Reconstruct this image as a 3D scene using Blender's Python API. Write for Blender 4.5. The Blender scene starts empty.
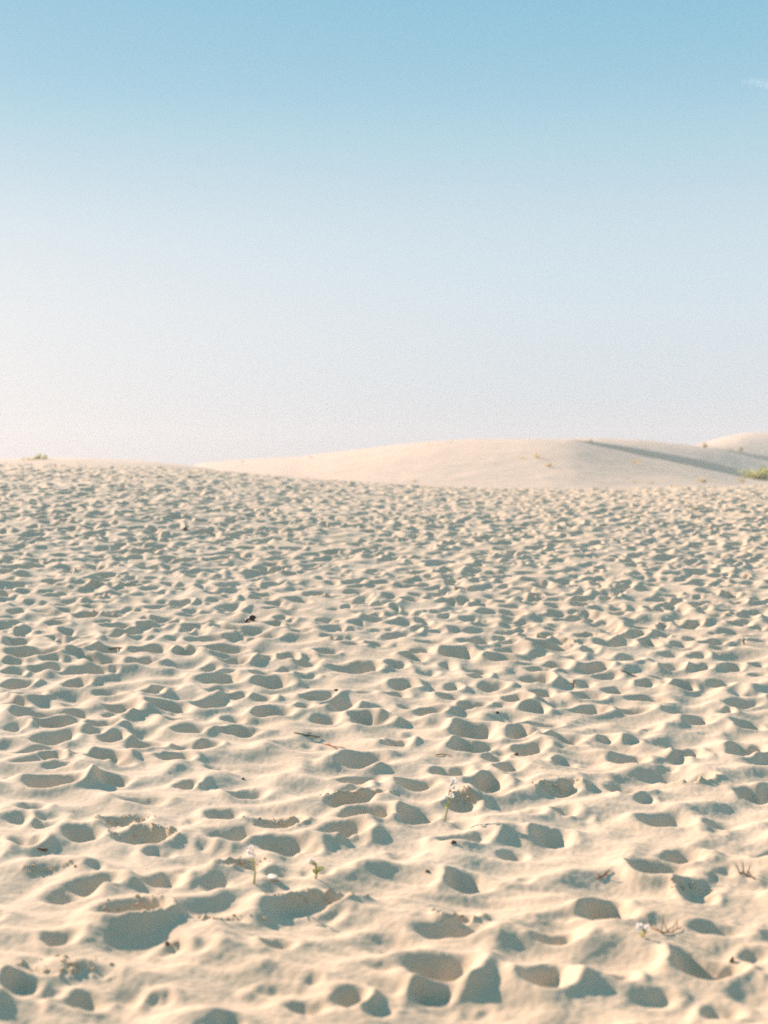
import bpy, math, random
import numpy as np
from mathutils import Vector, Matrix

R = math.radians
random.seed(7)
rng = np.random.default_rng(11)
scene = bpy.context.scene
col = scene.collection

# ------------------------------------------------------------------ camera numbers
CAM_Z = 1.57
FPX = 80.0 / 56.0 * 1024           # focal length in pixels
HORIZON = 470.0                    # picture row of the true horizon
PITCH = math.atan((HORIZON - 512.0) / FPX)   # < 0: camera looks slightly down
SUN_AZ = R(39)                     # to the left of straight ahead
SUN_EL = R(19.8)
SUN = np.array([-math.sin(SUN_AZ) * math.cos(SUN_EL), math.cos(SUN_AZ) * math.cos(SUN_EL), math.sin(SUN_EL)])

# ------------------------------------------------------------------ noise
def _hash(ix, iy, seed):
    h = (ix.astype(np.int64) * 374761393 + iy.astype(np.int64) * 668265263 + seed * 974634777) & 0x7fffffff
    h = ((h ^ (h >> 13)) * 1274126177) & 0x7fffffff
    return ((h ^ (h >> 16)) & 0xffff).astype(np.float32) / 65535.0

def vnoise(x, y, seed=0):
    ix = np.floor(x); iy = np.floor(y)
    fx = (x - ix).astype(np.float32); fy = (y - iy).astype(np.float32)
    fx = fx * fx * fx * (fx * (fx * 6 - 15) + 10); fy = fy * fy * fy * (fy * (fy * 6 - 15) + 10)
    ix = ix.astype(np.int32); iy = iy.astype(np.int32)
    a = _hash(ix, iy, seed); b = _hash(ix + 1, iy, seed); c = _hash(ix, iy + 1, seed); d = _hash(ix + 1, iy + 1, seed)
    return ((a + (b - a) * fx) * (1 - fy) + (c + (d - c) * fx) * fy) * 2 - 1

def fbm(x, y, octs=3, seed=0):
    s = 0; amp = 1.0; tot = 0
    for k in range(octs):
        s = s + amp * vnoise(x + 17.3 * k, y - 9.1 * k, seed + k); tot += amp
        ca, sa = 0.8, 0.6
        x, y = (x * ca - y * sa) * 2.03, (x * sa + y * ca) * 2.03
        amp *= 0.5
    return s / tot

def sstep(a, b, x):
    t = np.clip((x - a) / (b - a), 0, 1)
    return t * t * (3 - 2 * t)

def smooth_table(xs, ys, lo, hi, n=800, sig=8):
    g = np.linspace(lo, hi, n); v = np.interp(g, xs, ys)
    k = np.exp(-0.5 * (np.arange(-3 * sig, 3 * sig + 1) / sig) ** 2); k /= k.sum()
    v = np.convolve(np.pad(v, 3 * sig, mode='edge'), k, mode='valid')
    return lambda q: np.interp(q, g, v)

# ------------------------------------------------------------------ lie of the land
_zy = smooth_table([-5000, 0, 3, 4.3, 6.6, 8.5, 11, 15, 20, 26, 30, 32.5, 36, 41, 48, 60, 90],
                   [0.03, 0.03, 0.03, 0.03, -0.03, -0.03, .13, .49, .86, 1.09, 1.18, 1.17, 1.04, .82, .66, .6, .6],
                   -10, 90, 2000, 20)
_lx = smooth_table([-60, -14, -7.9, -5.8, -3.8, -1.7, .33, 2.4, 4.4, 8, 20, 60],
                   [.57, .57, .54, .48, .41, .20, .07, .0, -.03, .06, .14, .14], -60, 60, 1600, 10)
def base(x, y):
    return _zy(y) + _lx(x) * sstep(9, 29, y) * (1 - sstep(33, 48, y))

def px_table(Y, rows, edge_drop, sig=8):
    xs = [(p - 384) / FPX * Y for p, q in rows]; zs = [CAM_Z + (HORIZON - q) / FPX * Y for p, q in rows]
    return smooth_table(xs, zs, -160, 200, 3600, sig)

def row_table(rows, sig=6):
    """picture column -> sight-line gradient above eye level"""
    ps = [p for p, q in rows]; gs = [(HORIZON - q) / FPX for p, q in rows]
    return smooth_table(ps, gs, -600, 1400, 4000, sig)
crestA = row_table([(-400, 520), (100, 500), (165, 475), (200, 463), (240, 460), (300, 457), (360, 450), (400, 445), (440, 441.5), (480, 440),
                    (540, 439.5), (572, 441), (600, 447), (640, 456), (700, 468), (745, 478), (800, 484), (1000, 492)], 16)
brinkB = row_table([(300, 470), (480, 452), (550, 440), (575, 440.2), (600, 443), (640, 448.5), (700, 459.5), (745, 470.5), (775, 477), (1000, 500)], 10)
topB = row_table([(300, 470), (500, 450), (560, 441.5), (580, 440), (600, 439.2), (640, 441), (680, 444.5), (720, 450), (768, 461.5), (900, 480)], 10)
brinkC = row_table([(400, 470), (600, 456), (640, 444.5), (660, 444), (690, 445.8), (730, 450.5), (768, 456.5), (830, 466), (1000, 490)], 10)
topC = row_table([(400, 480), (640, 458), (690, 447), (708, 443), (722, 438.5), (740, 434.5), (755, 433.2), (768, 433), (820, 434), (1000, 450)], 12)
distA = smooth_table([-600, 550, 600, 745, 1000, 1400], [100, 100, 104, 122, 150, 160], -600, 1400, 2000, 20)
topD = px_table(52, [(-500, 462), (-60, 458.5), (20, 458.5), (60, 457.5), (110, 459), (165, 462.5), (200, 467), (240, 478), (320, 500), (600, 530)], 0, 8)

def fan(x, y): return 384 + FPX * x / y
def duneA(x, y):
    p = fan(x, y); yc = distA(p); zc = CAM_Z + crestA(p) * yc
    t = np.clip((y - 52) / (yc - 52), 0, 1)
    g = np.sin(t * math.pi / 2) ** 1.25
    back = sstep(yc, yc + 55, y)
    return (0.5 + (zc - 0.5) * g) * (1 - back) - 4.0 * back
def _slip(y, yb, zb, ytop, ztop):
    t = np.clip((y - yb) / (ytop - yb), 0, 1)
    up = zb + (ztop - zb) * np.sin(t * math.pi / 2) ** 1.2
    z = np.where(y >= yb, up, zb - (yb - y) * 0.52)
    return z - sstep(ytop, ytop + 60, y) * 8.0
def duneB(x, y):
    p = fan(x, y); yb = distA(p) + 3 + .6 * vnoise(p * .03, p * 0, 4); yt = yb + 42
    return _slip(y, yb, CAM_Z + brinkB(p) * yb, yt, CAM_Z + topB(p) * yt)
def duneC(x, y):
    p = fan(x, y); yb = distA(p) + 50 + .8 * vnoise(p * .03, p * 0 + 7, 5); yt = yb + 75
    return _slip(y, yb, CAM_Z + brinkC(p) * yb, yt, CAM_Z + topC(p) * yt)
def duneD(x, y):
    t = np.clip((y - 40) / 12.0, 0, 1)
    return 0.4 + (topD(x) - 0.4) * np.sin(t * math.pi / 2) * (1 - sstep(54, 72, y))

# ------------------------------------------------------------------ polar ground sheet
def concat(*a):
    out = [a[0]]
    for b in a[1:]: out.append(b[1:])
    return np.concatenate(out)
fine = np.linspace(-28, 28, 1301)
th = concat(np.linspace(-180, -75, 16), np.linspace(-75, -44, 36), np.linspace(-44, -28, 180), fine,
            np.linspace(28, 44, 180), np.linspace(44, 75, 36), np.linspace(75, 180, 16))
TH = np.radians(th)                                     # 0 = straight ahead (+Y), positive to the right
RR = np.exp(concat(np.linspace(math.log(.4), math.log(3), 130), np.linspace(math.log(3), math.log(36), 1080),
                   np.linspace(math.log(36), math.log(360), 90)))
nR, nT = len(RR), len(TH)
sT, cT = np.sin(TH), np.cos(TH)
X = RR[:, None] * sT[None, :]; Y = RR[:, None] * cT[None, :]
X = X.astype(np.float32); Y = Y.astype(np.float32)
B0 = base(X, Y).astype(np.float32)
near = np.clip(1 - (RR - 34) / 5.0, 0, 1)[:, None].astype(np.float32)
D0 = np.zeros_like(B0)                                   # relief on top of the lie of the land
CR = np.zeros_like(B0)                                   # damp crusty sand, later also the golden tint near the camera

D0 += (0.022 + .016 * (1 - sstep(6, 10, Y))) * fbm(X * .9, Y * 1.5, 3, 3) * near; D0 = D0.astype(np.float32)
un = X * .80 + Y * .60; vn = -X * .60 + Y * .80
D0 += (.030 * (1 - sstep(6, 10.5, Y)) + .006) * fbm(un * .8, vn * 2.1, 2, 91) * near; D0 = D0.astype(np.float32)
D0 += 0.004 * fbm(X * 3.1 + 5, Y * 3.1, 2, 21) * near

def base_hit(px, py):
    """where the sight line through a picture point meets the smooth ground"""
    a = (py - HORIZON) / FPX; b = (px - 384.0) / FPX
    ys = np.linspace(2.5, 34, 4000)
    f = CAM_Z - a * ys - base(b * ys, ys)
    i = int(np.argmax(f < 0)) if (f < 0).any() else len(ys) - 1
    return b * ys[i], ys[i]

LMAX = 3
def stamp(x, y, a, b, ang, depth, rim, erase=.8, crust=0.0, flat=.42, warp=.10, sharp=1.0):
    r = math.hypot(x, y); t = math.atan2(x, y); ext = 1.75 * max(a, b)
    i0, i1 = np.searchsorted(RR, [max(r - ext, .41), r + ext])
    dt = min(ext / max(r, .3), 3.0)
    j0, j1 = np.searchsorted(TH, [t - dt, t + dt])
    if i1 - i0 < 2 or j1 - j0 < 2: return
    sl = (slice(i0, i1), slice(j0, j1))
    dx = X[sl] - x; dy = Y[sl] - y
    ca, sa = math.cos(ang), math.sin(ang)
    u = (dx * ca + dy * sa) / a; v = (-dx * sa + dy * ca) / b
    rho = np.sqrt(u * u + v * v) + 1e-6
    ph = np.arctan2(v, u)
    w = 1.0
    for k in (1, 2, 3, 4, 5):
        w = w + warp * rng.normal() / k ** .6 * np.cos(k * ph + rng.uniform(0, 6.28))
    rho = rho * w
    s = 1 - sstep(flat, 1.0, rho)
    s = s ** sharp
    ph0 = rng.uniform(0, 6.28)
    ring = np.exp(-((rho - 1.18) / .3) ** 2) * (1 + .55 * np.cos(ph - ph0))
    m = erase * (1 - sstep(.75, 1.35, rho))
    d = D0[sl]
    if crust > 0:
        n = fbm(X[sl] * 26, Y[sl] * 26, 3, int(rng.integers(1000)))
        n2 = np.maximum(0, fbm(X[sl] * 45, Y[sl] * 45, 2, int(rng.integers(1000))))
        band = np.exp(-((rho - .95) / .36) ** 2) * np.clip(.5 + np.cos(ph - ph0 - .4), 0, 1)
        jag = crust * band * (.018 * n + .018 * n2)
        CR[sl] = np.maximum(CR[sl], np.clip(band * crust * (0.6 + n), 0, 1))
    else:
        jag = 0
        CR[sl] *= 1 - .8 * (1 - sstep(.9, 1.3, rho))
    D0[sl] = d * (1 - m) + (-depth * s + rim * ring + jag)

# footprints seen in the photograph's foreground: column, row, width, height of the shaded hollow
HOLLOWS = """27 655 48 9;70 649 28 7;72 656 24 6;103 651 30 8;143 651 42 7;180 654 24 5;90 662 64 9;138 664 34 6;48 662 20 6;10 663 24 7;37 670 40 6
10 673 26 8;75 673 56 9;111 673 12 4;15 686 34 8;73 686 26 8;101 694 36 6;24 697 34 8;144 695 30 7;165 690 24 7;73 704 26 5;12 708 26 10;117 709 40 12
110 717 24 5;166 709 38 12;172 722 26 5;25 719 50 9;60 718 40 7;50 727 40 8;10 730 20 7;100 728 28 10;46 740 50 14;84 737 30 5;108 741 28 10;140 749 42 13
184 733 38 7;184 750 28 12;30 752 50 7;46 760 28 8;76 758 20 5;100 761 36 10;118 765 22 8;20 765 44 6;172 763 36 8
222 652 46 7;232 662 30 10;218 681 40 10;208 669 20 6;226 674 22 5;266 659 16 7;286 658 24 9;307 664 26 7;284 672 22 8;306 659 14 6;324 653 26 6
352 671 44 11;352 646 22 5;372 645 22 5;266 684 36 10;258 676 20 9;303 678 22 4;216 693 30 6;233 698 26 6;205 706 40 14;260 700 26 6;315 698 36 6
335 704 42 11;301 708 18 6;363 694 24 4;340 711 24 6;378 710 16 6;269 714 38 12;228 720 28 6;320 720 36 8;364 722 38 12;235 733 40 9;202 750 30 10
360 763 56 14;380 743 12 8;395 667 24 8;400 687 30 11;396 696 24 6;421 652 22 4;410 658 30 6;455 655 38 10;471 644 30 8;509 644 20 7;500 661 38 9
505 652 24 6;540 647 48 6;537 656 20 4;570 658 20 7;445 666 20 7;425 674 20 8;475 672 36 6;478 678 22 7;487 688 30 7;451 688 20 6;552 666 28 8
538 672 26 6;533 681 30 12;540 695 24 10;448 698 28 8;510 701 30 7;470 707 30 6;404 708 20 5;427 714 32 7;531 711 28 8;572 698 14 10;460 721 34 4
409 724 26 3;469 732 46 17;520 737 36 13;544 727 34 7;559 742 36 10;395 745 28 11;466 751 42 12;498 755 22 5;524 752 34 9;494 760 24 8;408 735 16 4;562 765 24 7
612 645 30 9;645 643 22 6;720 641 22 4;720 649 20 4;677 645 20 5;588 652 18 4;669 655 24 5;699 656 16 6;628 660 26 7;598 669 28 6;672 667 24 6;700 669 22 5
732 668 24 6;757 666 18 5;758 676 20 5;604 677 32 6;658 678 20 4;645 685 22 10;583 685 20 10;614 692 24 7;682 688 28 8;720 686 26 6;584 699 36 8;645 702 44 8
586 712 36 9;630 712 38 6;680 715 24 6;725 714 18 5;740 705 44 6;751 697 20 4;697 723 28 8;750 727 30 11;650 730 20 4;605 742 18 6;704 734 26 3;578 748 16 7
632 745 18 4;684 755 28 8;678 762 24 6;746 752 36 11;738 757 24 6;625 764 42 10
48 787 52 14;110 782 36 12;5 779 14 10;180 788 28 8;55 770 30 4;27 810 30 9;12 822 28 7;44 821 32 6;38 828 30 8;140 805 50 4;124 824 40 11 c;78 838 40 13
21 845 34 16;135 841 56 13 c;152 855 28 17;190 823 18 8;34 859 26 7;82 865 18 6;45 875 44 7 c;92 876 12 6;83 890 64 14;159 884 40 24;183 874 22 10
241 796 40 12;213 771 22 5;354 784 44 11;350 793 30 8;352 768 40 6;342 804 48 10 c;362 818 52 14;219 818 40 14;270 827 50 12 c;228 838 52 17;337 834 50 14
353 844 24 7;200 849 18 9;278 850 50 18;307 854 24 9;240 872 44 18 c;278 881 22 14;305 877 14 9;325 879 14 7;198 875 16 12;210 892 24 8;377 854 10 8
444 774 36 12;412 788 44 12;483 786 42 16;490 796 36 10;507 771 32 9;412 819 40 22;556 795 38 8 c;460 807 40 10 c;563 814 26 10;530 815 26 8;458 828 30 6
463 844 48 11;485 840 20 6;510 856 34 12;550 840 42 26;400 858 24 10;462 885 48 22;525 883 20 5
624 794 38 16;570 791 20 6 c;689 786 50 8 c;755 801 36 13;646 806 20 5;661 825 58 15;716 829 34 10;582 820 20 6;645 874 56 20;675 861 40 16;728 874 16 8
750 880 16 7;668 771 20 4;760 864 20 5;690 895 40 8 c
52 944 36 20;125 918 70 18 c;60 900 60 14;16 992 40 14;85 1004 48 22;155 1004 28 28;165 950 34 14;300 909 76 12 c;275 949 34 14;264 993 32 12;312 988 20 8
300 1013 60 14;345 1006 40 20;372 1020 30 10;218 925 50 10 c;450 922 40 16 c;438 936 70 14;435 978 72 36;425 1000 50 16;475 1017 40 10;543 988 56 30
560 922 50 8;550 943 50 16;600 919 50 26;705 936 60 10;750 961 40 10;700 975 66 28;700 902 30 12;720 1018 40 20;620 985 30 12;650 1003 50 12"""

# old, half-filled prints everywhere, then the crisp ones
def scatter(n, rmin, rmax, tmax):
    r = np.sqrt(rng.uniform(rmin ** 2, rmax ** 2, n)); t = rng.uniform(-tmax, tmax, n)
    return r * np.sin(t), r * np.cos(t)

def in_hero(x, y):
    return abs(x / y) < 0.272 and 3.6 < y < 11.6

# old, wind-softened prints: they leave no level ground between the fresh ones
xs, ys = scatter(15000, 1.0, 36, R(44))
for x, y in zip(xs, ys):
    a = rng.uniform(.10, .24) * (1.45 - .45 * float(sstep(6.5, 10.5, y)))
    soft = .56 + .26 * float(sstep(6.5, 10.5, y))
    stamp(x, y, a, a * rng.uniform(.42, .8), rng.normal(.1, .5), soft * rng.uniform(.022, .055), rng.uniform(.006, .018), .5, 0, .15, .14)
def diffuse(A, n):
    for _ in range(n):
        A[1:-1] += .25 * (A[2:] + A[:-2] - 2 * A[1:-1])
        A[:, 1:-1] += .25 * (A[:, 2:] + A[:, :-2] - 2 * A[:, 1:-1])
diffuse(D0, 2); lo = D0.copy(); diffuse(lo, 12)
farw = sstep(9, 20, RR)[:, None].astype(np.float32)
D0 = lo * (1 - farw) + D0 * farw; del lo
CR[:] = 0
def foot(x, y, a, b, ang, dep, rim, crust, flat, warp):
    """a fresh hollow, often a heel and toe or two steps run together"""
    stamp(x, y, a, b, ang, dep, rim, .6, crust, flat, warp)
    if rng.random() < .5:
        t = rng.uniform(0, 6.28); k = rng.uniform(.5, .85); q = rng.uniform(.4, .75)
        stamp(x + a * q * math.cos(t), y + b * q * math.sin(t), a * k, b * k * rng.uniform(.7, 1.1), ang + rng.normal(0, .5), dep * rng.uniform(.4, .8), rim * .5, .35, 0, flat * .8, warp)
xs, ys = scatter(23000, 1.0, 36, R(44))
order = np.argsort(-ys)
busy = fbm(xs * .35, ys * .22, 2, 77)
for x, y, bz in zip(xs[order], ys[order], busy[order]):
    if in_hero(x, y): continue
    a = rng.uniform(.075, .145)
    right = float(sstep(2, 9, x)) * float(sstep(22, 34, y))
    dep = rng.uniform(.032, .062) * (1 - .45 * right) * (1 + .35 * bz)
    foot(x, y, a, a * rng.uniform(.4, .7), rng.normal(.1, .5), dep, rng.uniform(.006, .018), 1.0 if rng.random() < .06 else 0, rng.uniform(.25, .5), .12)
# a few small scuffs among the foreground prints
for k in range(40):
    y = math.sqrt(rng.uniform(3.6 ** 2, 11.6 ** 2)); x = rng.uniform(-.27, .27) * y
    a = rng.uniform(.04, .1)
    stamp(x, y, a, a * rng.uniform(.5, .9), rng.uniform(0, 3.14), rng.uniform(.008, .022), rng.uniform(.004, .01), .3, 0, .2, .12)
CRUSTS = []; MOUNDS = []
hl = []
for item in HOLLOWS.replace('\n', ';').split(';'):
    q = item.split()
    if len(q) >= 4: hl.append(([float(v) for v in q[:4]], len(q) > 4))
hl.sort(key=lambda e: e[0][1])
for (px, py, w, h), c in hl:
    x, y = base_hit(px, py)
    _, yn = base_hit(px, py + h / 2); _, yf = base_hit(px, py - h / 2)
    a = w / 2 * y / FPX / .93
    b = min(max((yf - yn) / 2 / 1.12, .45 * a), 1.0 * a + .02)
    x += .13 * 2 * a * .88; y -= .13 * 2 * b * .47
    dep = float(np.clip(.56 * min(a, b * 1.2), .016, .070))
    foot(x, y, a, b, rng.normal(0, .25), dep, dep * rng.uniform(.22, .5), 1.0 if c else 0, rng.uniform(.15, .42), .14)
    if c: CRUSTS.append((x, y, a, b))

for (px, py, aw, bw, dep, rim) in [(62, 972, .15, .085, -.036, 0)]:
    x, y = base_hit(px, py); stamp(x, y, aw, bw, -.25, dep, rim, .5, 1.0, .2, .1); MOUNDS.append((x, y, aw, bw))
# wind-smoothed: a little diffusion so that no slope stays steeper than dry sand allows
smoothD = D0.copy(); diffuse(smoothD, 1); lo = smoothD.copy(); diffuse(lo, 4); lo2 = lo.copy(); diffuse(lo2, 8)
closew = 1 - sstep(6, 9.5, RR)[:, None].astype(np.float32)
lo = lo2 * closew + lo * (1 - closew); smoothD = lo * (1 - farw) + smoothD * farw; del lo, lo2
k = np.clip(CR, 0, 1)
D0 = D0 * k + smoothD * (1 - k)
# faint wind ripples and grain-scale unevenness near the camera
lvl = (sstep(1.0, 3.0, Y) * (1 - sstep(14, 20, Y))).astype(np.float32)
rip = np.sin((X * .35 + Y * .95) * 62 + 3.2 * fbm(X * 1.7, Y * 1.7, 2, 40)) * np.clip(fbm(X * .9, Y * .9, 2, 44) + .15, 0, 1)
D0 += lvl * (.0022 * rip + .0014 * fbm(X * 17, Y * 17, 2, 50) + .0014 * fbm(X * 55, Y * 55, 1, 55)).astype(np.float32)
D0 *= near
Z = B0 + D0
# sand tinted darker and more golden towards the camera
CR = np.maximum(CR, (.42 * (1 - sstep(4.1, 6.0, Y + .9 * fbm(X * .7, Y * .7, 2, 95)))).astype(np.float32))

def disp(x, y):
    r = math.hypot(x, y); t = math.atan2(x, y)
    fi = np.interp(r, RR, np.arange(nR)); fj = np.interp(t, TH, np.arange(nT))
    i = min(int(fi), nR - 2); j = min(int(fj), nT - 2); a = fi - i; b = fj - j
    return float((D0[i, j] * (1 - b) + D0[i, j + 1] * b) * (1 - a) + (D0[i + 1, j] * (1 - b) + D0[i + 1, j + 1] * b) * a)
def ground_z(x, y):
    z = float(base(x, y)) + (disp(x, y) if y < 45 else 0)
    for f, lo in ((duneA, 57), (duneB, 97), (duneC, 136), (duneD, 40)):
        if y > lo: z = max(z, float(f(np.float64(x), np.float64(y))))
    return z
def hit(px, py, y0=3.0, y1=230.0):
    """ground point seen at a picture point"""
    a = (py - HORIZON) / FPX; b = (px - 384.0) / FPX
    y = y0
    while y < y1:
        st = .02 if y < 15 else (.06 if y < 40 else .3)
        if CAM_Z - a * y < ground_z(b * y, y): break
        y += st
    return Vector((b * y, y, ground_z(b * y, y)))

# ------------------------------------------------------------------ materials
def mat_base(name, rough=.9):
    m = bpy.data.materials.new(name); m.use_nodes = True
    nt = m.node_tree; p = nt.nodes['Principled BSDF']
    p.inputs['Roughness'].default_value = rough
    p.inputs['Specular IOR Level'].default_value = .15
    p.inputs['Diffuse Roughness'].default_value = .3
    return m, nt, p

def ramp(nt, stops):
    r = nt.nodes.new('ShaderNodeValToRGB'); e = r.color_ramp.elements
    while len(e) < len(stops): e.new(.5)
    for el, (pos, c) in zip(e, stops): el.position = pos; el.color = (*c, 1)
    return r

def noise(nt, scale, detail=3, vec=None):
    n = nt.nodes.new('ShaderNodeTexNoise'); n.inputs['Scale'].default_value = scale; n.inputs['Detail'].default_value = detail
    if vec: nt.links.new(vec, n.inputs['Vector'])
    return n

def sand_material(name, c0, c1, crust=False, bump_scale=230, bump_dist=.0012):
    m, nt, p = mat_base(name, .95)
    L = nt.links.new
    geo = nt.nodes.new('ShaderNodeNewGeometry')
    n1 = noise(nt, 1.3, 5, geo.outputs['Position'])
    rp = ramp(nt, [(.3, c0), (.7, c1)]); L(n1.outputs['Fac'], rp.inputs['Fac'])
    n2 = noise(nt, 240, 2, geo.outputs['Position'])
    r2 = ramp(nt, [(.28, (.74, .73, .72)), (.55, (1, 1, 1)), (.8, (1.1, 1.1, 1.09))]); L(n2.outputs['Fac'], r2.inputs['Fac'])
    mx = nt.nodes.new('ShaderNodeMix'); mx.data_type = 'RGBA'; mx.blend_type = 'MULTIPLY'; mx.inputs['Factor'].default_value = 1
    L(rp.outputs['Color'], mx.inputs['A']); L(r2.outputs['Color'], mx.inputs['B'])
    out = mx.outputs['Result']
    if crust:
        at = nt.nodes.new('ShaderNodeAttribute'); at.attribute_name = 'damp'
        m2 = nt.nodes.new('ShaderNodeMix'); m2.data_type = 'RGBA'
        ml = nt.nodes.new('ShaderNodeMath'); ml.operation = 'MULTIPLY'; ml.inputs[1].default_value = .6
        L(at.outputs['Fac'], ml.inputs[0]); L(ml.outputs[0], m2.inputs['Factor'])
        L(out, m2.inputs['A']); m2.inputs['B'].default_value = (.50, .365, .23, 1)
        out = m2.outputs['Result']
        # sparse dark grains and bits of debris in the sand
        v = nt.nodes.new('ShaderNodeTexVoronoi'); v.inputs['Scale'].default_value = 9.0; L(geo.outputs['Position'], v.inputs['Vector'])
        lt = nt.nodes.new('ShaderNodeMath'); lt.operation = 'LESS_THAN'; lt.inputs[1].default_value = .035; L(v.outputs['Distance'], lt.inputs[0])
        sep = nt.nodes.new('ShaderNodeSeparateColor'); L(v.outputs['Color'], sep.inputs['Color'])
        l2 = nt.nodes.new('ShaderNodeMath'); l2.operation = 'LESS_THAN'; l2.inputs[1].default_value = .22; L(sep.outputs['Red'], l2.inputs[0])
        mm = nt.nodes.new('ShaderNodeMath'); mm.operation = 'MULTIPLY'; L(lt.outputs[0], mm.inputs[0]); L(l2.outputs[0], mm.inputs[1])
        m3 = nt.nodes.new('ShaderNodeMix'); m3.data_type = 'RGBA'; L(mm.outputs[0], m3.inputs['Factor'])
        L(out, m3.inputs['A']); m3.inputs['B'].default_value = (.16, .12, .08, 1)
        out = m3.outputs['Result']
    L(out, p.inputs['Base Color'])
    bp = nt.nodes.new('ShaderNodeBump'); bp.inputs['Strength'].default_value = .5; bp.inputs['Distance'].default_value = bump_dist
    nb = noise(nt, bump_scale, 3, geo.outputs['Position']); L(nb.outputs['Fac'], bp.inputs['Height']); L(bp.outputs['Normal'], p.inputs['Normal'])
    return m

SAND0, SAND1 = (.575, .463, .343), (.63, .513, .388)
M_sand = sand_material('trampled_sand', SAND0, SAND1, crust=True)
M_dune = sand_material('smooth_dune_sand', (.62, .495, .39), (.67, .54, .43), bump_scale=8, bump_dist=.03)
M_clod = sand_material('damp_clod', (.50, .375, .25), (.60, .47, .33))

def plain(name, c0, c1, scale=40, rough=.8, trans=0):
    m, nt, p = mat_base(name, rough)
    tc = nt.nodes.new('ShaderNodeTexCoord')
    n = noise(nt, scale, 3, tc.outputs['Object']); rp = ramp(nt, [(.3, c0), (.7, c1)])
    nt.links.new(n.outputs['Fac'], rp.inputs['Fac']); nt.links.new(rp.outputs['Color'], p.inputs['Base Color'])
    if trans:
        t = nt.nodes.new('ShaderNodeBsdfTranslucent'); nt.links.new(rp.outputs['Color'], t.inputs['Color'])
        ms = nt.nodes.new('ShaderNodeMixShader'); ms.inputs[0].default_value = trans
        nt.links.new(p.outputs[0], ms.inputs[1]); nt.links.new(t.outputs[0], ms.inputs[2])
        nt.links.new(ms.outputs[0], nt.nodes['Material Output'].inputs['Surface'])
    return m

# ------------------------------------------------------------------ mesh helpers
def grid_object(name, X, Y, Z, mat, wrap=False):
    n, m = X.shape
    co = np.stack([X, Y, Z], -1).reshape(-1, 3).astype(np.float32)
    idx = np.arange(n * m, dtype=np.int32).reshape(n, m)
    q = np.stack([idx[:-1, :-1], idx[:-1, 1:], idx[1:, 1:], idx[1:, :-1]], -1).reshape(-1, 4)[:, ::-1]
    me = bpy.data.meshes.new(name)
    me.vertices.add(len(co)); me.vertices.foreach_set('co', co.ravel())
    me.loops.add(q.size); me.loops.foreach_set('vertex_index', np.ascontiguousarray(q).ravel())
    me.polygons.add(len(q)); me.polygons.foreach_set('loop_start', np.arange(0, q.size, 4, dtype=np.int32))
    me.polygons.foreach_set('use_smooth', np.ones(len(q), dtype=bool))
    me.update(calc_edges=True)
    me.materials.append(mat)
    o = bpy.data.objects.new(name, me); col.objects.link(o)
    return o

def structure(o):
    o['kind'] = 'structure'; return o

def tag(o, label, cat, group=None):
    o['label'] = label; o['category'] = cat
    if group: o['group'] = group
    return o

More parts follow.
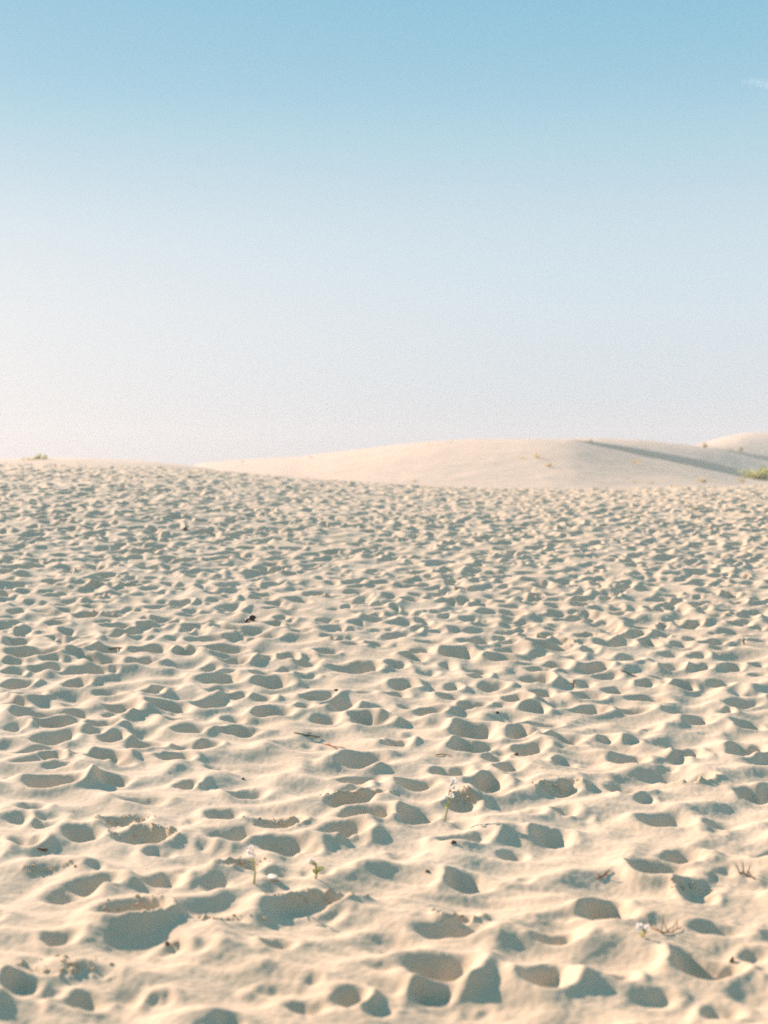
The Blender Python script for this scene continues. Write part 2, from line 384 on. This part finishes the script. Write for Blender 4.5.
class MB:
    def __init__(s): s.v = []; s.f = []
    def add(s, vs, fs):
        b = len(s.v); s.v += [tuple(v) for v in vs]; s.f += [tuple(i + b for i in f) for f in fs]
    def tube(s, pts, rads, n=7):
        pts = [Vector(p) for p in pts]; vs = []; fs = []
        up = Vector((.31, .17, .93))
        for i, p in enumerate(pts):
            d = (pts[min(i + 1, len(pts) - 1)] - pts[max(i - 1, 0)]).normalized()
            a = d.cross(up if abs(d.dot(up)) < .95 else Vector((1, 0, 0))).normalized(); b = d.cross(a)
            for k in range(n):
                t = 2 * math.pi * k / n
                vs.append(p + (a * math.cos(t) + b * math.sin(t)) * rads[i])
        for i in range(len(pts) - 1):
            for k in range(n):
                k2 = (k + 1) % n
                fs.append((i * n + k, i * n + k2, (i + 1) * n + k2, (i + 1) * n + k))
        fs.append(tuple(range(n))[::-1]); fs.append(tuple((len(pts) - 1) * n + k for k in range(n)))
        s.add(vs, fs)
    def leaf(s, p, d, ln, wd, side=None, droop=.25, cup=.15):
        p = Vector(p); d = Vector(d).normalized()
        side = Vector(side) if side else d.cross(Vector((random.uniform(-1, 1), random.uniform(-1, 1), 1.2)))
        if side.length < 1e-4: side = Vector((1, 0, 0))
        side.normalize(); nrm = side.cross(d).normalized()
        vs = []; N = 5
        for i in range(N):
            t = i / (N - 1); w = wd * (math.sin(math.pi * (t * .88 + .08)) ** .8) * .5
            c = p + d * ln * t - Vector((0, 0, 1)) * droop * ln * t * t
            vs += [c - side * w + nrm * cup * w, c - nrm * 0.02 * w, c + side * w + nrm * cup * w]
        fs = []
        for i in range(N - 1):
            a = i * 3
            fs += [(a, a + 1, a + 4, a + 3), (a + 1, a + 2, a + 5, a + 4)]
        s.add(vs, fs)
    def blob(s, c, r, sq=(1, 1, 1), rough=.25, n=2, seed=0):
        import bmesh
        bm = bmesh.new(); bmesh.ops.create_icosphere(bm, subdivisions=n, radius=1)
        rg = random.Random(seed); ph = [rg.uniform(0, 6) for _ in range(6)]
        rot = Matrix.Rotation(rg.uniform(0, 6), 3, 'Z') @ Matrix.Rotation(rg.uniform(-.4, .4), 3, 'X')
        vs = []
        for v in bm.verts:
            q = v.co
            k = 1 + rough * (math.sin(q.x * 3.1 + ph[0]) * math.sin(q.y * 2.7 + ph[1]) + .6 * math.sin(q.z * 4.3 + ph[2] + q.x * 2)
                             + .35 * math.sin(q.y * 7 + ph[3]) * math.sin(q.x * 6 + ph[4]))
            w = rot @ Vector((q.x * sq[0], q.y * sq[1], q.z * sq[2])) * (r * k)
            vs.append(Vector(c) + w)
        s.add(vs, [tuple(v.index for v in f.verts) for f in bm.faces]); bm.free()
    def build(s, name, mat, parent=None, smooth=True, loc=None):
        me = bpy.data.meshes.new(name); me.from_pydata(s.v, [], s.f); me.update()
        if smooth: me.polygons.foreach_set('use_smooth', np.ones(len(me.polygons), dtype=bool))
        me.materials.append(mat)
        o = bpy.data.objects.new(name, me); col.objects.link(o)
        if parent: o.parent = parent
        if loc is not None: o.location = loc
        return o

def empty(name, loc, rz=0):
    o = bpy.data.objects.new(name, None); col.objects.link(o); o.location = loc; o.rotation_euler.z = rz
    o.empty_display_size = .05
    return o

# ------------------------------------------------------------------ setting
g = structure(grid_object('sand_ground', X, Y, Z, M_sand))
at = g.data.attributes.new('damp', 'FLOAT', 'POINT'); at.data.foreach_set('value', np.clip(CR, 0, 1).ravel().astype(np.float32))  # crust mask plus the golden tint near the camera

def dune_mesh(f, pr, yr, nx, ny, seed, amp, flat=False):
    if flat: gx, gy = np.meshgrid(np.linspace(*pr, nx), np.linspace(*yr, ny))
    else:
        gp, gy = np.meshgrid(np.linspace(*pr, nx), np.exp(np.linspace(math.log(yr[0]), math.log(yr[1]), ny))); gx = (gp - 384) / FPX * gy
    z = f(gx, gy) + amp * fbm(gx * .33, gy * .2, 3, seed) + amp * .35 * fbm(gx * 1.6, gy * 1.2, 2, seed + 7)
    e = np.linspace(0, 1, nx)[None, :]; z = z - 4 * (1 - sstep(0, .08, np.minimum(e, 1 - e)))
    return grid_object('dune', gx, gy, z, M_dune)
structure(dune_mesh(duneA, (-150, 1150), (51.5, 250), 520, 420, 61, .05))
structure(dune_mesh(duneB, (420, 1150), (96, 290), 420, 900, 62, .05))
structure(dune_mesh(duneC, (560, 1150), (135, 345), 380, 800, 63, .06))
structure(dune_mesh(duneD, (-70, -1), (39, 74), 300, 160, 64, .03, True))

# crumbs of damp sand broken out of the crusts
cl = MB()
for (x, y, a, b) in CRUSTS:
    c0 = rng.uniform(1.2, 2.2)
    for k in range(int(20 + 120 * a)):
        t = rng.normal(c0, .75); rr = rng.normal(.95, .2)
        cx = x + a * rr * math.cos(t); cy = y + b * rr * math.sin(t)
        r = float(np.clip(rng.lognormal(-5.6, .5), .002, .010))
        cl.blob((cx, cy, ground_z(cx, cy) + r * .25), r, (1, .85, .7), .3, 1, int(rng.integers(1e6)))
for (x, y, a, b) in MOUNDS:
    for k in range(int(260 * a)):
        t = rng.uniform(0, 6.28); rr = math.sqrt(rng.uniform(0, 1.0))
        cx = x + a * rr * math.cos(t); cy = y + b * rr * math.sin(t)
        r = float(np.clip(rng.lognormal(-5.1, .55), .002, .014))
        cl.blob((cx, cy, ground_z(cx, cy) + r * .15), r, (1, .85, .7), .3, 1, int(rng.integers(1e6)))
o = cl.build('sand_crumbs', M_clod); o['kind'] = 'stuff'; o['label'] = 'crumbs of damp tan sand along broken footprint edges'; o['category'] = 'sand crumbs'

# ------------------------------------------------------------------ little plants in the foreground
M_stem = plain('pale_stem', (.30, .32, .13), (.42, .40, .20), 60)
M_leaf = plain('fleshy_leaf', (.30, .36, .10), (.44, .44, .18), 60, .6, .25)
M_petal = plain('white_petal', (.78, .76, .78), (.86, .84, .84), 80, .6, .3)
M_eye = plain('yellow_flower_eye', (.62, .50, .12), (.70, .58, .2), 80)
M_dry = plain('dry_twig_bark', (.12, .085, .055), (.22, .16, .10), 60)
M_straw = plain('bleached_straw', (.40, .30, .17), (.52, .40, .24), 60)
M_rust = plain('rusty_stalk', (.20, .09, .04), (.32, .16, .07), 60)
M_dark = plain('dark_stone', (.015, .016, .02), (.05, .05, .055), 30, .5)
M_brown = plain('brown_stone', (.07, .05, .035), (.13, .095, .065), 30, .7)
M_pale = plain('pale_shell', (.62, .52, .44), (.74, .64, .55), 30, .5)
M_green = plain('dune_shrub_leaf', (.44, .47, .17), (.56, .55, .25), 3, .7, .4)
M_olive = plain('dry_tussock_blade', (.44, .38, .19), (.58, .49, .29), 3, .8, .6)
M_wood = plain('shrub_stem_bark', (.16, .11, .07), (.24, .18, .11), 8)

def flower_head(root, c, r, face):
    """four rounded petals round a small eye"""
    c = Vector(c); face = Vector(face).normalized()
    a = face.cross(Vector((.2, .3, .9))).normalized(); b = face.cross(a)
    m = MB(); spin = random.uniform(0, 1.5)
    for k in range(4):
        t = spin + k * math.pi / 2
        d = (a * math.cos(t) + b * math.sin(t)) + face * .35
        m.leaf(c, d, r, r * .95, side=face.cross(d), droop=.02, cup=.3)
    f = m.build('flower', M_petal, root)
    e = MB(); e.blob(c + face * r * .12, r * .22, rough=.1, n=1, seed=3); e.build('flower_eye', M_eye, f)

def flowering_plant(px, py, label, hgt, lean, heads, nleaf, leafl, spread=.85):
    p = hit(px, py); root = empty('flowering_plant', p); tag(root, label, 'plant', 'white flowering plants in the sand')
    top = Vector((lean[0], lean[1], hgt))
    st = MB()
    pts = [Vector((0, 0, -.03)), Vector((0, 0, 0)), top * .35 + Vector((.004, .003, 0)), top * .7 - Vector((.003, 0, 0)), top]
    st.tube(pts, [.0045, .0042, .0036, .003, .002])
    hs = []
    for k in range(heads):
        t = 1.0 if k == 0 else random.uniform(spread, .97)
        b0 = top * t
        tip = b0 + Vector((random.uniform(-.022, .022), random.uniform(-.02, .012), random.uniform(.008, .022)))
        st.tube([b0, b0.lerp(tip, .6) + Vector((0, 0, .003)), tip], [.0018, .0015, .0012], 5); hs.append(tip)
    st.build('stem', M_stem, root)
    for tip in hs:
        for q in range(2):
            flower_head(root, tip + Vector((random.uniform(-.006, .006), random.uniform(-.006, .006), random.uniform(-.002, .006))), random.uniform(.008, .012),
                        (random.uniform(-.6, .4), -1, random.uniform(.1, .9)))
    for k in range(nleaf):
        t = random.uniform(.1, .85); an = random.uniform(0, 6.28); lf = MB()
        lf.leaf(top * t, (math.cos(an), math.sin(an), .9), leafl * random.uniform(.7, 1.2), leafl * .28)
        lf.build('leaf', M_leaf, root)
    return root

flowering_plant(253, 887, 'taller white flower on a bare stalk in a shaded footprint at lower left of centre', .118, (.0, .0), 3, 5, .03)
flowering_plant(315, 883, 'short pale green plant with white flower and spiky leaves just right of the tall stalk', .06, (.004, 0), 2, 14, .038)
flowering_plant(445, 824, 'slender plant with a loose column of small white flowers beside crumbled footprint edge', .165, (.03, .02), 7, 8, .024, .5)
flowering_plant(644, 942, 'low white flower lying on the sand beside dark withered stems', .022, (.012, -.01), 3, 6, .03)

def twig(name, pts_px, label, rad, mat, cat='twig', group='dry twigs on the sand', branches=(), lift=.004):
    P = [hit(*q) + Vector((0, 0, lift + (z if len(q) < 3 else 0))) for q, z in ((q, 0) for q in pts_px)]
    o0 = P[0].copy(); m = MB()
    pts = [p - o0 for p in P]
    full = []
    for a, b in zip(pts[:-1], pts[1:]):
        full += [a, a.lerp(b, .5) + Vector((random.uniform(-.003, .003), random.uniform(-.003, .003), random.uniform(0, .004)))]
    full.append(pts[-1])
    m.tube(full, list(np.linspace(rad, rad * .5, len(full))), 6)
    for (t, dx, dy, dz) in branches:
        b0 = full[int(t * (len(full) - 1))]; e = b0 + Vector((dx, dy, dz))
        m.tube([b0, b0.lerp(e, .5) + Vector((0, 0, .004)), e], [rad * .6, rad * .5, rad * .3], 5)
    return tag(m.build(name, mat, loc=o0), label, cat, group)

twig('dry_twig', [(294, 735), (306, 737.5), (320, 740.5)], 'longer of two dark twigs lying side by side on smooth sand left of centre', .0055, M_dry, branches=[(.5, .03, .03, .01)])
twig('dry_twig', [(324, 746), (333, 749), (344, 750.5)], 'shorter reddish twig below and right of the long dark twig', .0055, M_rust)
twig('dry_twig', [(599, 884), (605, 882), (612, 876)], 'small forked brown twig on open sand below the lone deep footprint at right', .0035, M_rust, branches=[(.4, -.012, .03, .012), (.6, .02, .01, .02)])
twig('withered_stem', [(654, 933), (664, 938), (675, 938), (684, 933)], 'tangle of dark withered stems beside the low white flower', .0032, M_dry, 'plant', 'withered stems',
     branches=[(.15, -.012, .03, .03), (.35, .012, .03, .05), (.6, -.01, .02, .03), (.8, .015, .02, .03), (.95, .004, .015, .03), (.5, .02, -.01, .02)])
twig('withered_stem', [(742, 878), (750, 881), (757, 883)], 'small dark tuft of dead stems near the right edge of foreground', .004, M_dry, 'plant', 'withered stems',
     branches=[(.1, -.01, .02, .03), (.4, .0, .02, .04), (.7, .015, .01, .035), (.8, -.015, .0, .02)])
twig('dry_twig', [(436, 757), (444, 757.5), (452, 758)], 'thin reddish twig along the lower rim of a double footprint at centre', .0035, M_rust)
twig('dry_twig', [(108, 651), (118, 649), (128, 650)], 'thin dark stick among the dense footprints at left', .006, M_dry)
twig('dry_twig', [(622, 672), (630, 675), (637, 678)], 'slim brown stick lying along a footprint ridge right of centre', .006, M_rust)

def stalk(px, py, h, label, mat, lean=(.0, .0)):
    p = hit(px, py); m = MB()
    m.tube([(0, 0, -.03), (0, 0, 0), (lean[0] * .4, lean[1] * .4, h * .5), (lean[0], lean[1], h)], [.006, .006, .005, .003], 6)
    m.leaf((lean[0] * .5, lean[1] * .5, h * .55), (.6, .2, .8), h * .5, h * .14); m.leaf((0, 0, h * .3), (-.6, .1, .8), h * .5, h * .14)
    return tag(m.build('dry_stalk', mat, loc=p), label, 'stalk', 'dry stalks standing in the sand')
stalk(574, 688, .05, 'orange brown stalk standing in a shaded hollow right of centre', M_rust, (.004, 0))
stalk(745, 645, .055, 'short dark stalk standing near the right edge of the trampled slope', M_dry, (-.004, 0))
stalk(228, 561, .06, 'small tan stalk standing high on the slope left of centre', M_straw, (.006, 0))

def stone(px, py, r, label, mat, name='pebble', sq=(1.2, .9, .7), seed=1, cat='pebble', group='pebbles on the sand', rough=.18):
    r *= .85; p = hit(px, py); m = MB(); m.blob((0, 0, r * .3), r, sq, rough, 3, seed)
    return tag(m.build(name, mat, loc=p), label, cat, group)
# the black bit left of centre: two shards standing out of the sand
p = hit(250, 622); root = empty('driftwood_scrap', p); tag(root, 'black charred scrap sticking out of the trampled slope left of centre', 'driftwood')
m = MB(); m.blob((.012, 0, .03), .034, (1.1, .7, .62), .22, 3, 5); m.build('chunk', M_dark, root)
m = MB(); m.tube([(-.035, 0, -.01), (-.03, .0, .02), (-.012, .005, .034)], [.012, .011, .006], 7); m.build('splinter', M_dark, root)
stone(185, 531, .035, 'dark brown lump high on the slope at left below the crest', M_brown, seed=2)
stone(336, 692, .014, 'dark dot of a pebble beside a long footprint just left of centre', M_brown, seed=3)
stone(517, 756.5, .013, 'dark round pebble inside a shallow hollow right of centre', M_brown, seed=4)
stone(498, 715, .012, 'dark pebble on the bright ridge above a large double footprint', M_dark, seed=6)
stone(454, 847, .013, 'dark pebble in the shaded footprint at lower centre', M_brown, seed=7)
stone(40, 853, .016, 'flat brown pebble at the foot of a round hollow at lower left', M_brown, sq=(1.8, .9, .5), seed=8)
stone(428, 877, .010, 'tiny brown pebble on smooth sand left of a deep round footprint', M_brown, seed=9)
stone(735, 969, .013, 'upright brown pebble on the bright wall of the lower right footprint', M_brown, sq=(.7, .7, 1.2), seed=10)
stone(165, 949, .011, 'dark pebble on the left of a pair on smooth sand at lower left', M_brown, sq=(1.4, .9, .6), seed=12)
stone(174, 951, .010, 'tan pebble on the right of a pair on smooth sand at lower left', M_clod, sq=(1.5, .9, .6), seed=13)
stone(242, 781, .010, 'tiny dark pebble above an isolated oval footprint left of centre', M_dark, seed=14)
p = hit(273, 882); m = MB(); m.blob((0, 0, .008), .035, (1.0, .42, .22), .1, 3, 21)
o = tag(m.build('shell_fragment', M_pale, loc=p), 'pale pinkish flat chip lying beside the taller flower stalk', 'shell'); o.rotation_euler = (0, -.25, .35)

# ------------------------------------------------------------------ shrubs and tussocks on the dunes
def shrub(px, py, wpx, hpx, label, mat, n, twiggy=True, name='dune_shrub', group='shrubs on the far dunes', y0=30.0):
    p = hit(px, py, y0); s = p.y / FPX; W = wpx * s / 2; H = hpx * s * 1.15
    root = empty(name, p - Vector((0, 0, .02))); tag(root, label, 'shrub' if name == 'dune_shrub' else 'grass tussock', group)
    fo = MB(); clumps = []
    for k in range(max(4, n // 45)):
        t = random.uniform(-1, 1)
        clumps.append((t * W * .8, random.uniform(-.5, .5) * W, H * random.uniform(.35, .95) * (1 - .45 * t * t), random.uniform(.18, .34) * min(W, H * 1.6)))
    wd = MB()
    for (cx, cy, cz, cr) in clumps:
        wd.tube([(cx * .3, cy * .3, -.05), (cx * .7, cy * .7, cz * .5), (cx, cy, cz)], [.02 * H + .004, .014 * H + .003, .006 * H + .002], 5)
    for k in range(n):
        cx, cy, cz, cr = random.choice(clumps)
        d = Vector((random.gauss(0, 1), random.gauss(0, 1), random.gauss(0, .8))).normalized() * cr * random.uniform(.3, 1.15)
        q = Vector((cx, cy, max(cz * random.uniform(.25, 1.0), .02))) + d
        q.z = max(q.z, .01)
        dd = Vector((random.uniform(-1, 1), random.uniform(-1, 1), random.uniform(.2, 1.4)))
        l = H * random.uniform(.18, .4)
        fo.leaf(q, dd, l, l * random.uniform(.22, .4))
    fo.build('foliage', mat, root)
    wd.build('stem', M_wood, root)
    return root

shrub(759, 480, 42, 11, 'bushy green shrub on the sand rise at right edge below the dune shadow', M_green, 900, y0=24)
shrub(742, 482.5, 12, 5, 'low yellow green clump just left of the bushy shrub at right', M_olive, 160, y0=24)
shrub(40, 459.5, 16, 6, 'green shrub on the skyline of the low hill at far left', M_green, 300)
shrub(28, 460.5, 13, 4, 'yellowish low shrub left of the green shrub on the left skyline', M_olive, 140)
def tussock(px, py, w, h, label, mat=None, n=90):
    return shrub(px, py, w, h, label, mat or M_olive, int(n * 2.2), name='grass_tussock', group='small tussocks on the dunes')
tussock(536, 458.5, 11, 4.2, 'right and larger of two tussocks high on the big dune face')
tussock(523, 459, 8, 3, 'faint tussock left of the larger one high on the big dune face', n=50)
tussock(551, 467.5, 12, 4, 'tussock midway down the big dune face below the upper pair')
tussock(591, 443, 4.5, 3.4, 'tussock on the skyline where the dune shadow begins', n=60)
tussock(636, 464, 16, 4.2, 'wide sparse tussock below the start of the dune shadow', n=130)
tussock(633, 483, 6, 3, 'tiny tan tussock at the foot of the dune under the wide sparse one', n=50)
tussock(651, 484, 12, 3.2, 'low straw coloured tussock at the dune foot right of the tiny tan one', n=80)
tussock(702, 482.5, 14, 4.5, 'yellowish tussock below the widest part of the dune shadow', n=120)
tussock(672, 487, 10, 2.6, 'flat tan tussock at the slope crest between the straw and yellowish ones', n=70)
tussock(705, 448.5, 6, 5, 'tussock on the skyline left of the farthest dune', n=80)
tussock(740, 452, 6, 5.5, 'upright green tussock on the shadow line below the farthest dune', M_green, n=100)
tussock(730, 451, 8, 2.5, 'dark low tussock just left of the upright green one on the shadow line', M_green, n=60)
tussock(414, 482, 4, 3.5, 'lone tan tussock just behind the slope crest at centre', n=45)
tussock(311, 458, 4, 2.4, 'tiny dark tussock on the long left ridge of the big dune', M_green, n=40)
tussock(243, 462, 5, 2, 'tiny tussock near the left end of the big dune ridge', M_green, n=40)
tussock(451, 443, 4, 2.2, 'tiny tussock on the skyline near the top of the big dune', M_green, n=40)
tussock(429, 445, 4, 2.2, 'tiny tussock on the skyline left of the top of the big dune', M_green, n=40)

# ------------------------------------------------------------------ wisp of cloud
def sky_dir(px, py):
    return (Matrix.Rotation(PITCH, 3, 'X') @ Vector((px - 384, FPX, 512 - py))).normalized()
mc = bpy.data.materials.new('thin_cloud'); mc.use_nodes = True; nt = mc.node_tree; nt.nodes.remove(nt.nodes['Principled BSDF'])
vol = nt.nodes.new('ShaderNodeVolumePrincipled'); vol.inputs['Density'].default_value = .0022; vol.inputs['Color'].default_value = (.97, .96, .96, 1)
nt.links.new(vol.outputs[0], nt.nodes['Material Output'].inputs['Volume'])
DC = 6000.0; cm = MB(); cc = sky_dir(770, 85) * DC
for (dx, dz, l, h, tilt) in [(0, 0, 120, 7, -.16), (60, -8, 140, 10, -.13), (-10, 6, 80, 6, -.24), (90, 4, 100, 8, -.1), (40, -14, 70, 16, -.3)]:
    import bmesh
    bm = bmesh.new(); bmesh.ops.create_icosphere(bm, subdivisions=4, radius=1)
    rot = Matrix.Rotation(-tilt, 3, 'Y')
    cm.add([rot @ Vector((v.co.x * l, v.co.y * 40, v.co.z * h)) + Vector((dx, 0, dz)) for v in bm.verts], [tuple(v.index for v in f.verts) for f in bm.faces]); bm.free()
o = cm.build('cloud', mc, loc=cc); tag(o, 'thin white wisp of cloud in the blue sky at upper right edge', 'cloud')

# ------------------------------------------------------------------ the air
mh_ = bpy.data.materials.new('sea_air'); mh_.use_nodes = True; nt = mh_.node_tree; nt.nodes.remove(nt.nodes['Principled BSDF'])
vol = nt.nodes.new('ShaderNodeVolumePrincipled'); vol.inputs['Density'].default_value = .0010; vol.inputs['Color'].default_value = (.80, .84, .88, 1)
nt.links.new(vol.outputs[0], nt.nodes['Material Output'].inputs['Volume'])
hz = MB(); W_, z0_, z1_ = 370, -12, 12
hz.add([(-W_, -W_, z0_), (W_, -W_, z0_), (W_, W_, z0_), (-W_, W_, z0_), (-W_, -W_, z1_), (W_, -W_, z1_), (W_, W_, z1_), (-W_, W_, z1_)],
       [(0, 3, 2, 1), (4, 5, 6, 7), (0, 1, 5, 4), (1, 2, 6, 5), (2, 3, 7, 6), (3, 0, 4, 7)])
o = hz.build('haze', mh_, smooth=False); o['kind'] = 'stuff'

# ------------------------------------------------------------------ sky, sun
w = bpy.data.worlds.new('World'); scene.world = w; w.use_nodes = True; nt = w.node_tree; L = nt.links.new
bg = nt.nodes['Background']
sky = nt.nodes.new('ShaderNodeTexSky'); sky.sky_type = 'NISHITA'; sky.sun_disc = False
sky.sun_elevation = SUN_EL; sky.sun_rotation = -SUN_AZ
sky.air_density = 1.0; sky.dust_density = 1.2; sky.ozone_density = 2.0; sky.altitude = 0
STRENGTH = .1
EXPO = 2.3
bg.inputs['Strength'].default_value = STRENGTH
gain = 1 / STRENGTH / 2 ** EXPO
tc = nt.nodes.new('ShaderNodeTexCoord')
sep = nt.nodes.new('ShaderNodeSeparateXYZ'); L(tc.outputs['Generated'], sep.inputs[0])
def srgb(r, g, b): return tuple(((c / 255 + .055) / 1.055) ** 2.4 for c in (r, g, b))
air = ramp(nt, [(0.0, srgb(206, 207, 212)), (.048, srgb(208, 216, 223)), (.115, srgb(207, 221, 229)), (.18, srgb(192, 215, 226)), (.24, srgb(163, 203, 220)),
                (.31, srgb(136, 190, 214)), (.5, srgb(122, 186, 212)), (1.0, srgb(110, 178, 208))])
air.color_ramp.interpolation = 'CARDINAL'
L(sep.outputs['Z'], air.inputs['Fac'])
# paler and warmer towards the sun
dt = nt.nodes.new('ShaderNodeVectorMath'); dt.operation = 'DOT_PRODUCT'; L(tc.outputs['Generated'], dt.inputs[0]); dt.inputs[1].default_value = tuple(SUN)
mr = nt.nodes.new('ShaderNodeMapRange'); mr.inputs['From Min'].default_value = .645; mr.inputs['From Max'].default_value = 1.09; mr.interpolation_type = 'SMOOTHSTEP'
L(dt.outputs['Value'], mr.inputs['Value'])
mh = nt.nodes.new('ShaderNodeMapRange'); mh.inputs['From Min'].default_value = .03; mh.inputs['From Max'].default_value = .25
mh.inputs['To Min'].default_value = 1; mh.inputs['To Max'].default_value = .06; mh.interpolation_type = 'SMOOTHSTEP'; L(sep.outputs['Z'], mh.inputs['Value'])
mg = nt.nodes.new('ShaderNodeMath'); mg.operation = 'MULTIPLY'; L(mr.outputs[0], mg.inputs[0]); L(mh.outputs[0], mg.inputs[1])
glow = nt.nodes.new('ShaderNodeMix'); glow.data_type = 'RGBA'; L(mg.outputs[0], glow.inputs['Factor'])
L(air.outputs['Color'], glow.inputs['A']); glow.inputs['B'].default_value = (.88, .83, .825, 1)
gm = nt.nodes.new('ShaderNodeVectorMath'); gm.operation = 'SCALE'; gm.inputs['Scale'].default_value = gain; L(glow.outputs['Result'], gm.inputs[0])
fin = nt.nodes.new('ShaderNodeMix'); fin.data_type = 'RGBA'; fin.inputs["Factor"].default_value = .985
L(sky.outputs[0], fin.inputs['A']); L(gm.outputs[0], fin.inputs['B']); L(fin.outputs['Result'], bg.inputs['Color'])

sd = bpy.data.lights.new('sun', 'SUN'); sd.energy = 3.15; sd.angle = R(.7); sd.color = (1.0, .735, .585)
so = bpy.data.objects.new('sun', sd); col.objects.link(so)
so.rotation_euler = Vector(SUN).to_track_quat('Z', 'Y').to_euler()

# ------------------------------------------------------------------ camera
cd = bpy.data.cameras.new('camera'); co = bpy.data.objects.new('camera', cd); col.objects.link(co)
cd.sensor_fit = 'VERTICAL'; cd.sensor_height = 56; cd.sensor_width = 42; cd.lens = 80
co.location = (0, 0, CAM_Z); co.rotation_euler = (R(90) + PITCH, 0, 0)
cd.clip_start = .05; cd.clip_end = 20000
cd.dof.use_dof = True; cd.dof.focus_distance = 8.5; cd.dof.aperture_fstop = 3.5
scene.camera = co
scene.view_settings.view_transform = 'Standard'; scene.view_settings.look = 'None'; scene.view_settings.gamma = 1
scene.view_settings.exposure = EXPO
scene.cycles.filter_width = 1.8
scene.cycles.use_denoising = False
scene.cycles.volume_bounces = 0
